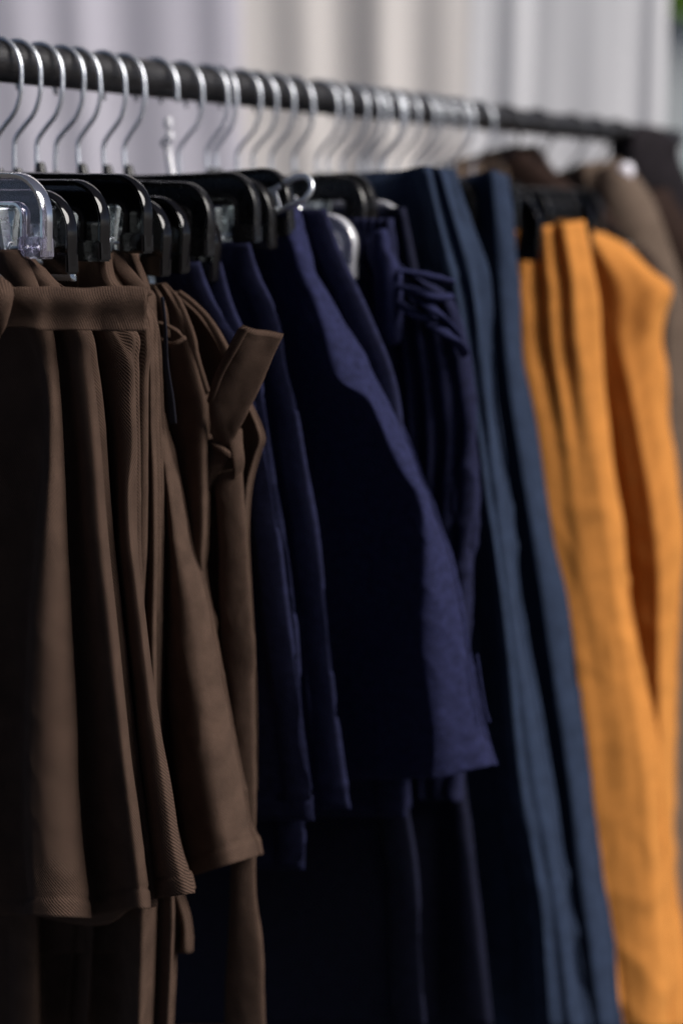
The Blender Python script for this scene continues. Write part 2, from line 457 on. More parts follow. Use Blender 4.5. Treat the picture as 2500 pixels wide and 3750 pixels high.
_sp = [V((-.006 + .012 * k / 60, .0030 * math.cos(k * .9), .0030 * math.sin(k * .9))) for k in range(61)]
SPRING = tube_mesh('spring', _sp, .0006, 6); SPRING.materials.append(CHROME)
def rod_mesh(we): 
    return tube_mesh('rod', [V((-we + .004, 0, 0)), V((0, 0, 0)), V((we - .004, 0, 0))], .00125, 10)
def add_clip(root, x, z, yaw=0.0):
    c = link('clip', CLIP, None, root, V((x, 0, z))); c.rotation_euler = (0, 0, yaw); c.scale = (1.2, 1.2, 1.2)
    link('spring', SPRING, None, c)
    return c
def hanger(label, s, we, drop=0.0, tilt=0.0, yaw=0.0, mat=None, hook=None, hang=True, zb=-.049, band=.0165, r=.024, group='hangers on the rail', clips=(.036,)):
    root = empty('hanger', world((s, 0, ZR)), ROTZ + yaw)
    tag(root, label, 'hanger', group)
    zt = NECK - .012 - drop
    link('hook', HOOK if hook is None else hook, None, root)
    fr = link('frame', frame_mesh(we, zt, zt + zb, r=r, band=band, rings=mat is CLEAR), mat or BLACKP, root)
    rodm = link('rod', rod_mesh(we), ZINC, root, V((0, 0, zt + zb + .005)))
    for c in clips:
        for sg in (-1, 1): add_clip(root, sg * (we - band - c), zt + zb + .005, random.uniform(-.1, .1))
    if tilt:
        root.rotation_mode = 'XYZ'
        root.rotation_euler = (0, tilt, ROTZ + yaw)
    return root
def wend(u, v, s): return onplane(u, v, s)[1]
hooks = [40, 83, 132, 183, 215, 275, 320, 452, 507, 533, 585, 620, 662, 705, 760, 785, 832, 860, 878, 912, 948, 985, 1005, 1030, 1057, 1120]
def hook_s(d): return rail_s(d * S - 70 * (1 - d * S / 4600))
# --- the near hangers, each placed by its own end
near = [  # label, s, (u,v) of the outer end, top v of the frame near the end, clear?
    ('clear plastic clip hanger in front, at the left edge of the photo', -.127, (168, 760), 643, True),
    ('black clip hanger just behind the clear one, its end hanging lowest', -.105, (257, 820), 706, False),
    ('black clip hanger between the low black one and the widest black one', -.072, (380, 800), 668, False),
    ('widest black clip hanger with a square glossy shoulder above the belt', -.036, (534, 760), 646, False),
    ('black clip hanger with a bright curved highlight, right of the widest one', hook_s(40), (642, 850), 738, False),
    ('dull black clip hanger tucked right behind the bright shouldered one', hook_s(83), (701, 850), 732, False),
    ('black clip hanger with a white glint beside the navy skirts', hook_s(183), (839, 880), 775, False),
]
for lab, s, (u, v), vt, clr in near:
    we = wend(u, v, s)
    q = onplane(u - 90, vt, s)
    drop = (ZR + NECK - .012) - q.z
    tl = 0.0
    if drop > .012: tl = (drop - .004) / we * .8; drop = drop - tl * we * .9
    hanger(lab, s, we, drop=max(drop, -.004), tilt=tl, yaw=random.uniform(-.02, .02), mat=CLEAR if clr else BLACKP, hang=True, band=.0172, clips=(.020,))
# --- the hooks along the rail, right extremes seen at these columns
ords = ['first', 'second', 'third', 'fourth', 'fifth', 'sixth', 'seventh', 'eighth', 'ninth', 'tenth', 'eleventh', 'twelfth', 'thirteenth', 'fourteenth', 'fifteenth',
        'sixteenth', 'seventeenth', 'eighteenth', 'nineteenth', 'twentieth', 'twenty first', 'twenty second', 'twenty third', 'twenty fourth', 'twenty fifth', 'twenty sixth']
def s_for_end(u, v, w):
    lo, hi = -.3, 1.5
    for _ in range(40):
        m = (lo + hi) / 2
        if wend(u, v, m) > w: lo = m
        else: hi = m
    return lo
taken = []
special = [  # label, (u, v) of the end, top v, w, clear
    ('cloudy clear clip hanger with two bright glints between the navy skirts', (1292, 880), 792, .166, True),
    ('large cloudy clear hanger with a bright rounded end above the crumpled navy skirt', (1474, 840), 742, .168, True),
    ('black clip hanger with a small glint just left of the blue trousers', (1540, 860), 770, .166, False)]
for lab, (u, v), vt, w_, clr in special:
    s = s_for_end(u, v, w_); taken.append(min(hooks, key=lambda d: abs(hook_s(d) - s))); s = hook_s(taken[-1]); w_ = wend(u, v, s); q = onplane(u - 50, vt, s)
    hanger(lab, s, w_, drop=max(-.003, (ZR + NECK - .012) - q.z), yaw=random.uniform(-.03, .03), mat=FROST if clr else BLACKP, band=.012 if clr else .0165)
rh = random.Random(21)
proto = None
for i, dpx in enumerate(hooks):
    if i in (0, 1, 3) or dpx in taken: continue
    s = hook_s(dpx)
    lab = 'black clip hanger with the %s blurred chrome hook from the left on the rail' % ords[i]
    if proto is None:
        proto = hanger(lab, s, .160, drop=0.002, yaw=0, mat=BLACKM)
        o = proto
    else:
        o = copy_tree(proto)
        o.location = world((s, 0, ZR)); o['label'] = lab
    o.rotation_euler = (rh.uniform(-.04, .04), rh.uniform(-.07, .05), ROTZ + rh.uniform(-.09, .09))
    if i >= 20: o.rotation_euler = (0, 0, ROTZ)

# ------------------------------------------------------------------ cloth surfaces
def grid_mesh(name, cols, closed_u, uv_scale=1.0):
    """cols: list of columns (each a list of world points), uv in metres"""
    nu, nv = len(cols), len(cols[0])
    verts = [p for c in cols for p in c]
    # arc length across (mean over three rows) and down
    us = [0.0]
    rws = [nv // 6, nv // 2, (5 * nv) // 6]
    for i in range(1, nu):
        us.append(us[-1] + sum((cols[i][r] - cols[i - 1][r]).length for r in rws) / len(rws))
    uvs = []
    for i in range(nu):
        acc = 0.0
        for j in range(nv):
            if j: acc += (cols[i][j] - cols[i][j - 1]).length
            uvs.append((us[i], acc))
    faces = []
    m = nu if closed_u else nu - 1
    for i in range(m):
        a = i * nv; b = ((i + 1) % nu) * nv
        for j in range(nv - 1): faces.append((a + j, a + j + 1, b + j + 1, b + j))
    return verts, faces, uvs
def finish(name, cols, closed, mat, parent=None, thick=0.0011, wr=0.0, wscale=12.0, loc=None, hem=0.0, seed=0):
    nv = len(cols[0]); nu = len(cols)
    # small wrinkles along the normal
    if wr or hem:
        new = []
        for i in range(nu):
            cc = []
            for j in range(nv):
                a = cols[(i + 1) % nu if closed else min(i + 1, nu - 1)][j]; b = cols[(i - 1) % nu if closed else max(i - 1, 0)][j]
                c = cols[i][min(j + 1, nv - 1)]; d = cols[i][max(j - 1, 0)]
                n = (c - d).cross(a - b)
                n = n.normalized() if n.length > 1e-12 else V((0, 0, 0))
                p = cols[i][j]
                k = 0.0
                if wr:
                    q = V((p.x * wscale + seed, p.y * wscale, p.z * wscale * .45))
                    k += wr * (noise.noise(q) + .45 * noise.noise(q * 2.7))
                    qa = V((p.x * wscale * 1.5 + p.z * 9 + seed, p.y * wscale * 1.5 - p.z * 6, p.z * wscale * 1.1))
                    rd = 1 - abs(noise.noise(qa)) * 2.2
                    if rd > 0: k += wr * .8 * rd ** 3 * (.5 + noise.noise(qa * .4 + V((7, 3, 1))))
                if hem:
                    dist = (p - cols[i][-1]).length
                    e = dist - hem
                    k += 0.0006 * (1 / (1 + math.exp(max(-40, min(40, e / .0008))))) - 0.0011 * math.exp(-(e / .0012) ** 2)
                    k += 0.0006 * noise.noise(V((p.x * 120, p.y * 120, 3))) * math.exp(-(e / .006) ** 2)
                cc.append(p + n * k)
            new.append(cc)
        cols = new
    global LAST
    LAST = cols
    verts, faces, uvs = grid_mesh(name, cols, closed)
    org = loc if loc is not None else V((0, 0, 0))
    base = parent
    if parent is None:
        me = mesh_from(name, [v - org for v in verts], faces, True, uvs)
        o = link(name, me, mat, None, org)
    else:
        pl = parent.matrix_basis.translation if parent.parent is None else parent.parent.matrix_basis.translation + parent.matrix_basis.translation
        me = mesh_from(name, [v - pl for v in verts], faces, True, uvs)
        o = link(name, me, mat, parent)
    if thick:
        md = o.modifiers.new('cloth', 'SOLIDIFY'); md.thickness = thick; md.offset = -1
    return o
def dsv(d, t):
    if isinstance(d, (int, float)): return d
    d0 = d[0]; n = len(d) - 1
    x = t * n; i = min(int(x), n - 1); f = x - i
    f = f * f * (3 - 2 * f)
    return d[i] * (1 - f) + d[i + 1] * f
def stream(path, s, d, nv, bias=1.0):
    """down-running line at picture points path, on the cross plane s + d(t)"""
    v0, v1 = path[0][1], path[-1][1]
    out = []
    for k in range(nv):
        t = k / (nv - 1)
        v = v0 + (v1 - v0) * t
        out.append(onplane(interp(path, v), v, s + dsv(d, t)))
    return out
def garment(name, label, cat, s, streams, mat, group=None, nv=90, nu=6, T=0.03, left=-.20, wr=.0012, wscale=14, hem=0.0, lead=None, thick=.0011, parent=None, backlen=None, seed=0):
    """streams: [(path, ds)] left to right over the near face and round the right edge;
    the cloth then returns along the far face and closes on the hidden left."""
    loc = [stream(p, s, d, nv) for p, d in streams]
    rt = loc[-1]
    zt = [q[2] for q in loc[0]]
    L0 = []; L1 = []; B = [[], [], []]
    for k in range(nv):
        t = k / (nv - 1)
        q0, q1 = loc[0][k], rt[k]
        wl = min(left * (1 + .35 * t), q0[1] - .03)
        L0.append(V((s + .2 * T, wl, q0[2])))
        L1.append(V((s + .8 * T, wl, q0[2])))
        sb = max(q1[0], s) + T * .55
        wr_ = q1[1]
        B[0].append(V((q1[0] + T * .35, wr_ - .006, q1[2])))
        B[1].append(V((sb + .004 * math.sin(5 * t), wr_ * .55, q1[2])))
        B[2].append(V((sb - .006, (wl) * .5, .5 * (q1[2] + q0[2]))))
    allc = [L0] + ([] if lead is None else [stream(p, s, d, nv) for p, d in lead]) + loc + B + [L1]
    # across interpolation
    cols_local = []
    n = len(allc)
    rows = [spline([allc[i][k] for i in range(n)], nu, closed=True) for k in range(nv)]
    cols = [[world(rows[k][i]) for k in range(nv)] for i in range(n * nu)]
    top = world((s, 0, max(q[2] for q in rt)))
    o = finish(name, cols, True, mat, parent, thick, wr, wscale, top if parent is None else None, hem, seed)
    if label: tag(o, label, cat, group)
    return o
def strip(name, Lp, Rp, s, mat, parent=None, th=.004, n=8, bulge=0.0, per=8, prof=None, wr=.0003, loc=None, swap=False):
    """flat tube of cloth between two edges Lp, Rp = [(u, v, ds)...] with rounded edges"""
    A = [V(onplane(u, v, s + d)) for u, v, d in Lp]; Bq = [V(onplane(u, v, s + d)) for u, v, d in Rp]
    A = [world(q) for q in spline(A, per)]; Bq = [world(q) for q in spline(Bq, per)]
    nv = len(A); loops = []
    for i in range(nv):
        t = (A[min(i + 1, nv - 1)] + Bq[min(i + 1, nv - 1)]) - (A[max(i - 1, 0)] + Bq[max(i - 1, 0)])
        w = Bq[i] - A[i]
        nrm = w.cross(t).normalized()
        if nrm.dot(CAM - A[i]) < 0: nrm = -nrm
        lp_ = []
        for k in range(n + 1):
            f = k / n
            b = bulge * math.sin(math.pi * f) + (prof(f) if prof else 0)
            e = 1 - abs(2 * f - 1) ** 6 * .55
            lp_.append(A[i] + w * f + nrm * (b + th * .5 * e))
        for k in range(n, -1, -1):
            f = k / n
            b = bulge * math.sin(math.pi * f) + (prof(f) if prof else 0)
            e = 1 - abs(2 * f - 1) ** 6 * .55
            lp_.append(A[i] + w * f + nrm * (b - th * .5 * e))
        loops.append(lp_)
    # rounded closed ends
    def endcap(lp_, back):
        c = sum(lp_, V((0, 0, 0))) / len(lp_)
        m = len(lp_) // 2
        mids = [(lp_[k] + lp_[len(lp_) - 1 - k]) / 2 for k in range(m)]
        mids = mids + mids[::-1]
        return [a.lerp(b, .55) + back * .6 for a, b in zip(lp_, mids)], [b + back for b in mids]
    d0 = (sum(loops[0], V()) - sum(loops[1], V())).normalized() * th * .45
    d1 = (sum(loops[-1], V()) - sum(loops[-2], V())).normalized() * th * .45
    a1, a2 = endcap(loops[0], d0); b1, b2 = endcap(loops[-1], d1)
    loops = [a2, a1] + loops + [b1, b2]
    cols = [[loops[j][i] for j in range(len(loops))] for i in range(len(loops[0]))]
    o = finish(name, cols, True, mat, parent, 0.0, wr, 40, loc)
    if swap:                       # the band is cut along the warp: twill runs the other way round
        for d in o.data.uv_layers[0].data: d.uv = (d.uv[1], d.uv[0])
    return o

# ------------------------------------------------------------------ the brown garments in front
def stitch(parent, h, a, b, every=.0034, gap=.0013):
    """a row of dark thread stitches h above the hem of the garment just built, columns a..b"""
    line = []
    n = len(LAST)
    for i in range(int(a * n), int(b * n)):
        c = LAST[i]; k = len(c) - 1
        while k > 1 and (c[k] - c[-1]).length < h: k -= 1
        q = c[k]; e1 = LAST[(i + 1) % n][k] - LAST[(i - 1) % n][k]; e2 = c[k - 1] - c[k]
        nn = e2.cross(e1)
        if nn.length < 1e-12: continue
        line.append(q + (c[k + 1] - q).normalized() * max(0, (q - c[-1]).length - h) - nn.normalized() * (-.0004))
    verts = []; faces = []; acc = 0.0; on = []
    for p, q in zip(line, line[1:]):
        L_ = (q - p).length; m = max(1, int(L_ / .0006))
        for z in range(m):
            x = p.lerp(q, z / m); acc += L_ / m
            if (acc % every) < every - gap: on.append(x)
            else:
                if len(on) > 2:
                    tm = tube_mesh('s', [on[0], on[len(on) // 2], on[-1]], .00032, 5)
                    o_ = len(verts); verts += [v.co.copy() for v in tm.vertices]; faces += [tuple(o_ + w for w in pl.vertices) for pl in tm.polygons]; bpy.data.meshes.remove(tm)
                on = []
    org = parent.location
    return link('stitching', mesh_from('stitching', [v - org for v in verts], faces), STITCH, parent)
def off(path, du, dv=0): return [(u + du, v + dv) for u, v in path]
F1R = [(70, 915), (103, 965), (143, 1045), (198, 1217), (220, 1383), (236, 1638), (249, 2000), (261, 2255), (283, 2670), (293, 2957), (316, 3196), (328, 3279), (334, 3362)]
F1L = [(-60, 915), (-30, 965), (40, 1045), (100, 1217), (150, 1383), (160, 1638), (134, 2000), (114, 2255), (96, 2670), (93, 2957), (104, 3196), (110, 3279), (98, 3352)]
F2R = [(84, 915), (122, 965), (200, 1045), (313, 1217), (337, 1350), (367, 1606), (399, 2000), (434, 2319), (478, 2733), (503, 2933), (529, 3133), (542, 3247), (548, 3326)]
def mix(a, b, f, n=14):
    v0 = a[0][1] * (1 - f) + b[0][1] * f; v1 = a[-1][1] * (1 - f) + b[-1][1] * f
    out = []
    for k in range(n + 1):
        t = k / n
        va = a[0][1] + (a[-1][1] - a[0][1]) * t; vb = b[0][1] + (b[-1][1] - b[0][1]) * t
        out.append((interp(a, va) * (1 - f) + interp(b, vb) * f, va * (1 - f) + vb * f))
    return out
FAR = [(-420, 915), (-420, 2000), (-480, 3330)]
sk1 = garment('skirt', 'front brown twill skirt with a loose belt end across its gathered waist', 'skirt', -.128, [
    (mix(FAR, F1L, .35), (-.004, -.010)), (mix(FAR, F1L, .65), (.004, .004)), (off(F1L, -22), (.006, .014)),
    (off(F1L, 2), (-.004, -.021, -.029)),
    (mix(F1L, F1R, .22), (-.008, -.028, -.035)), (mix(F1L, F1R, .55), (-.009, -.024, -.030)), (mix(F1L, F1R, .84), (-.007, -.014, -.018)),
    (F1R, (-.003, -.002, -.002)), (off(F1R, -9, -4), (.003, .010)), (off(F1R, 14, -8), (.005, .016)),
    (mix(off(F1R, 14, -8), off(F2R, -78), .55), (.003, .008, .010)), (off(F2R, -70), (-.001, -.003, -.003)), (off(F2R, -28), (-.001, -.005, -.005)),
    (F2R, (.002, .005, .008)), (off(F2R, -8), (.006, .013, .018))],
    BROWN, 'brown skirts at the near end of the rail', nv=230, nu=7, T=.028, wr=.0011, wscale=20, hem=.0138, seed=1)
stitch(sk1, .0140, .10, .80)
sk1['group'] = 'brown skirts at the near end of the rail'

F3R = [(140, 985), (214, 1045), (380, 1150), (475, 1217), (488, 1319), (497, 1446), (503, 1574), (503, 1702), (488, 1800), (486, 1900), (500, 2000), (532, 2255), (577, 2606), (628, 2893), (663, 3101), (686, 3171), (702, 3206), (714, 3270)]
F3L = [(110, 985), (170, 1045), (290, 1150), (350, 1217), (370, 1319), (385, 1446), (400, 1574), (410, 1702), (415, 1800), (418, 1900), (424, 2000), (452, 2255), (490, 2606), (522, 2893), (542, 3101), (549, 3171), (553, 3206), (558, 3292)]
F3P = [(150, 985), (225, 1045), (400, 1150), (490, 1217), (497, 1319), (502, 1446), (506, 1574), (507, 1702), (507, 1800), (507, 1900), (507, 2000), (520, 2255), (560, 2606), (610, 2893), (650, 3101), (672, 3171), (688, 3206), (700, 3262)]
sk2 = garment('skirt', 'second brown twill skirt with one lit fold and hem corner right of the front fold', 'skirt', -.100, [
    (off(F1R, -160), (-.002, .006)), (off(F2R, -60), (.004, .012)), (off(F3L, -14), (.006, .016)),
    (F3L, (.003, .004)), (mix(F3L, F3R, .35), (-.003, -.010, -.012)), (mix(F3L, F3R, .72), (-.004, -.012, -.014)), (mix(F3L, F3R, .93), (-.003, -.007, -.008)),
    (F3R, (-.001, -.001, -.001)), (off(F3P, -3), (.002, .006, .008)), (off(F3P, -16), (.006, .012, .018))],
    BROWN, 'brown skirts at the near end of the rail', nv=230, nu=7, T=.024, wr=.0010, wscale=20, hem=.0135, seed=5)
stitch(sk2, .0140, .10, .80)

# long brown trousers on the third hanger: narrow pressed edges, legs seen below the skirts
E1 = [(385, 925), (415, 1041), (520, 1130), (550, 1255), (543, 1383), (542, 1574), (540, 2000), (529, 2223), (540, 2700), (575, 3200), (572, 3500), (560, 3800)]
E2 = [(396, 925), (428, 1041), (540, 1130), (561, 1287), (568, 1574), (574, 1702), (577, 2000), (572, 2400), (585, 2800), (632, 3200), (640, 3300), (636, 3500), (622, 3800)]
tr = garment('trousers', 'long brown trousers whose leg hangs below the brown skirt hems', 'trousers', -.066, [
    ([(-300, 925), (-300, 2200), (-320, 3800)], (.002, .004)), ([(-60, 925), (-40, 2200), (20, 3000), (30, 3800)], (.004, .012)), ([(-20, 925), (20, 2200), (34, 3000), (36, 3800)], (-.002, -.008)),
    ([(120, 925), (120, 2200), (130, 3000), (140, 3800)], (-.002, -.008)), ([(140, 925), (150, 2200), (150, 3000), (150, 3800)], (.006, .022)),
    ([(200, 925), (230, 2200), (262, 3300), (230, 3800)], (.006, .024)), ([(220, 925), (250, 2200), (275, 3300), (240, 3800)], (.002, .014)), ([(240, 925), (260, 2200), (285, 3300), (255, 3800)], (.006, .024)),
    ([(260, 925), (300, 2200), (318, 3300), (300, 3800)], (.005, .018)), ([(280, 925), (330, 2200), (345, 3300), (318, 3800)], (.002, .004)), ([(285, 925), (340, 2200), (352, 3300), (324, 3800)], (.006, .022)),
    ([(330, 925), (420, 2200), (440, 3300), (430, 3800)], (.006, .022)),
    ([(360, 925), (490, 2200), (505, 3300), (495, 3800)], (.001, -.014)), (off(E1, -30), (-.001, -.009)), (off(E1, -6), (.000, -.002)), (E1, (.002, .004)), (off(E1, 1), (.005, .008)),
    (off(E2, -14), (.004, .001)), (E2, (.008, .007)), (off(E2, -6), (.012, .020))],
    BROWN_SOFT, nv=150, nu=5, T=.02, wr=.0006, seed=9)
# edge of a further brown skirt
E3 = [(420, 925), (440, 1041), (548, 1120), (568, 1180), (580, 1268), (585, 1383), (593, 1574), (600, 1765), (600, 2000), (596, 2191), (590, 2446), (587, 2606), (600, 2900), (640, 3200), (690, 3380), (693, 3490)]
sk3 = garment('skirt', 'narrow brown skirt edge in a thin vertical line between two brown skirts', 'skirt', -.044, [
    ([(-250, 925), (-250, 2200), (-250, 3490)], (.002, .004)), ([(200, 925), (260, 2200), (300, 3490)], (.0, -.004)),
    ([(360, 925), (470, 2200), (560, 3490)], (.004, .012)), (off(E3, -46), (.004, .010)), (off(E3, -24), (.0, -.002)), (off(E3, -6), (.001, -.001)), (E3, (.004, .003)), (off(E3, -5), (.009, .010))],
    BROWN_SOFT, 'brown skirts at the near end of the rail', nv=150, nu=6, T=.016, wr=.0004, hem=.0135, seed=12)
# the wide flared skirt
GR = [(505, 925), (518, 1030), (560, 1075), (567, 1130), (575, 1300), (592, 1480), (612, 1570), (638, 1670), (667, 1797), (702, 2000), (749, 2160), (778, 2319), (810, 2478), (836, 2606), (864, 2765), (893, 2925), (912, 3037), (931, 3075), (945, 3133)]
GL = [(440, 925), (450, 1030), (500, 1075), (510, 1130), (525, 1300), (545, 1480), (555, 1570), (565, 1670), (575, 1797), (590, 2000), (600, 2160), (610, 2319), (620, 2478), (630, 2606), (642, 2765), (660, 2925), (680, 3037), (690, 3100), (706, 3208)]
sk4 = garment('skirt', 'wide brown skirt flaring out to the right with a soft lit side', 'skirt', -.026, [
    ([(-200, 925), (-200, 2000), (-200, 3250)], (.004, .006)), ([(200, 925), (300, 2000), (420, 3250)], (.002, -.004)),
    (off(GL, -40), (.006, .012)), (GL, (.002, -.004)), (mix(GL, GR, .30), (-.003, -.016, -.020)), (mix(GL, GR, .55), (-.004, -.016, -.020)), (mix(GL, GR, .80), (-.002, -.008, -.008)), (mix(GL, GR, .94), (.000, .000, .004)),
    (GR, (.003, .008, .014)), (off(GR, -10), (.008, .016, .026))],
    BROWN_SOFT, 'brown skirts at the near end of the rail', nv=200, nu=7, T=.02, wr=.0014, wscale=20, hem=.0135, seed=17)
stitch(sk4, .0140, .10, .80)
# rolled gather at its waist, seen over the belt
strip('waist_fold', [(425, 930, 0), (432, 980, -.004), (455, 1020, -.004), (500, 1075, 0)], [(452, 928, -.004), (462, 965, -.008), (500, 1010, -.008), (552, 1070, -.002)], -.032, BROWN, sk4, th=.005, bulge=.004, per=10)
strip('hanging_tape', [(590, 1090, .003), (600, 1200, 0), (598, 1330, 0), (612, 1450, 0), (620, 1552, 0)], [(600, 1090, .003), (612, 1200, 0), (618, 1330, 0), (636, 1450, 0), (647, 1548, 0)], -.034, TAPE, sk4, th=.0012, per=8)

# skirt with the slanted pocket
PR = [(600, 1040), (640, 1075), (676, 1150), (700, 1230), (722, 1310), (745, 1400), (760, 1459), (763, 1600), (763, 1765), (760, 2000), (753, 2083), (775, 2230), (790, 2280), (770, 2400), (760, 2600)]
PL = [(575, 1040), (590, 1085), (600, 1150), (605, 1230), (610, 1310), (618, 1400), (625, 1459), (632, 1600), (640, 1765), (650, 2000), (655, 2083), (660, 2230), (665, 2280), (668, 2400), (670, 2600)]
sk5 = garment('skirt', 'brown skirt with an open slanted pocket behind the flared skirt', 'skirt', .004, [
    ([(-100, 1040), (-100, 2000), (-100, 2600)], (.004, .006)), ([(300, 1040), (330, 2000), (380, 2600)], (.004, .004)),
    (off(PL, -30), (.006, .010)), (PL, (.002, .004)), (mix(PL, PR, .35), (.0, -.006, -.002)), (mix(PL, PR, .68), (-.001, -.012, -.006)), (mix(PL, PR, .90), (.0, -.010, -.006)),
    (PR, (.003, -.001, .002)), (off(PR, -8), (.007, .010))],
    BROWN_SOFT, 'brown skirts at the near end of the rail', nv=130, nu=7, T=.016, wr=.0010, seed=21)
strip('pocket_edge', [(585, 1178, -.004), (622, 1192, -.006), (655, 1212, -.008), (672, 1232, -.006)], [(592, 1190, -.004), (626, 1205, -.006), (655, 1222, -.008), (668, 1238, -.006)], .000, BROWN_SOFT, sk5, th=.0035, per=8)
strip('pocket_edge', [(592, 1238, -.006), (620, 1252, -.009), (645, 1248, -.010), (672, 1232, -.007)], [(596, 1252, -.006), (622, 1270, -.009), (650, 1264, -.010), (680, 1246, -.007)], .000, BROWN_SOFT, sk5, th=.003, per=8)
strip('placket', [(598, 1040, .002), (640, 1085, 0), (668, 1160, -.002), (690, 1240, -.003), (712, 1330, -.003), (752, 1440, -.002)], [(612, 1040, .002), (660, 1095, 0), (694, 1170, -.002), (718, 1240, -.003), (728, 1300, -.003), (766, 1430, -.002)], .006, BROWN_SOFT, sk5, th=.003, per=8)
strip('placket', [(556, 1060, .002), (580, 1110, 0), (594, 1170, 0), (600, 1230, 0)], [(572, 1050, .002), (600, 1100, 0), (616, 1165, 0), (622, 1230, 0)], .000, BROWN_SOFT, sk5, th=.003, per=8)

# skirt with the knotted sash
QR = [(650, 1070), (690, 1110), (733, 1150), (768, 1195), (795, 1235), (829, 1300), (870, 1390), (925, 1504), (950, 1561), (961, 1612), (945, 1663), (918, 1765), (906, 1893), (905, 2000), (915, 2200), (930, 2500), (935, 2900)]
QL = [(600, 1070), (620, 1110), (650, 1150), (672, 1195), (690, 1235), (712, 1300), (740, 1390), (765, 1504), (775, 1561), (782, 1612), (785, 1663), (790, 1765), (795, 1893), (800, 2000), (805, 2200), (810, 2500), (815, 2900)]
sk6 = garment('skirt', 'brown skirt with a knotted sash, one stiff end poking up to the right', 'skirt', .026, [
    ([(0, 1070), (0, 2000), (0, 2900)], (.004, .006)), ([(400, 1070), (440, 2000), (500, 2900)], (.002, .004)), (off(QL, -30), (.006, .012)),
    (QL, (.004, .006)), (mix(QL, QR, .4), (.005, .006)), (mix(QL, QR, .75), (.003, .004, .004)), (off(QR, -14), (-.001, -.003, .002)), (QR, (.002, .002, .006)), (off(QR, -8), (.008, .012))],
    BROWN_SOFT, 'brown skirts at the near end of the rail', nv=130, nu=7, T=.018, wr=.0009, seed=25)
strip('waistband', [(655, 1080, -.001), (700, 1118, -.002), (745, 1165, -.003), (782, 1225, -.003), (812, 1285, -.003), (832, 1330, -.003)], [(664, 1066, -.001), (714, 1104, -.002), (762, 1152, -.003), (803, 1210, -.003), (836, 1270, -.003), (858, 1318, -.003)], .020, BROWN_SOFT, sk6, th=.004, per=8)
sash = strip('sash', [(800, 1640, -.004), (765, 1459, -.024), (800, 1370, -.030), (842, 1283, -.034), (884, 1200, -.036)],
             [(836, 1660, .0), (845, 1630, -.008), (920, 1480, -.010), (985, 1340, -.010), (1032, 1232, -.010)], .016, BROWN, sk6, th=.0060, bulge=.0016, per=14, n=16, wr=.0011, prof=lambda f: .0012 * math.sin(7 * f))
strip('sash_side', [(763, 1470, -.020), (792, 1374, -.026), (836, 1283, -.030), (880, 1203, -.032)], [(778, 1474, -.027), (810, 1380, -.034), (856, 1292, -.038), (903, 1208, -.040)], .016, BROWN, sk6, th=.004, per=12)
strip('sash_knot', [(760, 1590, -.004), (790, 1622, -.010), (822, 1640, -.012), (846, 1654, -.010)], [(764, 1606, -.004), (788, 1640, -.010), (818, 1660, -.012), (842, 1676, -.010)], .014, BROWN, sk6, th=.005, per=10)
strip('sash_knot', [(758, 1600, .0), (757, 1700, -.004), (762, 1790, -.002)], [(838, 1668, -.008), (812, 1715, -.008), (772, 1786, -.002)], .014, BROWN, sk6, th=.004, bulge=.003, per=12)
strip('sash_knot', [(838, 1640, -.006), (850, 1660, -.008), (872, 1700, -.006), (878, 1735, -.002)], [(884, 1576, -.004), (886, 1620, -.008), (892, 1690, -.008), (884, 1738, -.002)], .018, BROWN_SOFT, sk6, th=.004, bulge=.005, per=12)
strip('sash_tail', [(782, 1740, -.004), (796, 1850, -.007), (807, 2000, -.008), (808, 2200, -.008), (816, 2420, -.008), (832, 2700, -.008), (845, 3000, -.008), (846, 3250, -.008), (836, 3500, -.008), (822, 3820, -.008)],
      [(884, 1720, -.004), (893, 1850, -.007), (906, 2000, -.008), (918, 2200, -.008), (934, 2400, -.008), (928, 2560, -.008), (936, 2900, -.008), (935, 3240, -.008), (960, 3480, -.008), (972, 3820, -.008)], .018, BROWN_SOFT, sk6, th=.0035, bulge=.0035, per=14, n=12, wr=.0008)

# front belt of the first skirt: a flat double band, its knot cut by the left edge of the photo
def bprof(f): return .0016 * math.sin(2 * math.pi * f) + .0008 * math.sin(5 * f)
strip('belt_end', [(-60, 1056, -.030), (60, 1050, -.026), (140, 1051, -.020), (200, 1048, -.014), (290, 1052, -.006), (360, 1050, .002), (450, 1048, .011), (532, 1051, .018)],
      [(-60, 1215, -.029), (60, 1200, -.024), (140, 1207, -.021), (200, 1210, -.012), (290, 1211, -.006), (360, 1213, .004), (450, 1212, .010), (527, 1211, .019)], -.138, BROWN, sk1, th=.0034, per=12, n=18, prof=bprof, swap=True, wr=.0009)
strip('belt_knot', [(-90, 960, -.016), (-40, 975, -.030), (10, 1015, -.036), (48, 1050, -.032), (40, 1110, -.030), (18, 1180, -.030), (4, 1230, -.026)], [(-120, 1120, -.016), (-80, 1120, -.030), (-50, 1120, -.040), (-30, 1130, -.044), (-30, 1160, -.042), (-30, 1200, -.036), (-40, 1240, -.028)], -.138, BROWN, sk1, th=.004, per=10, bulge=.004, wr=.001)

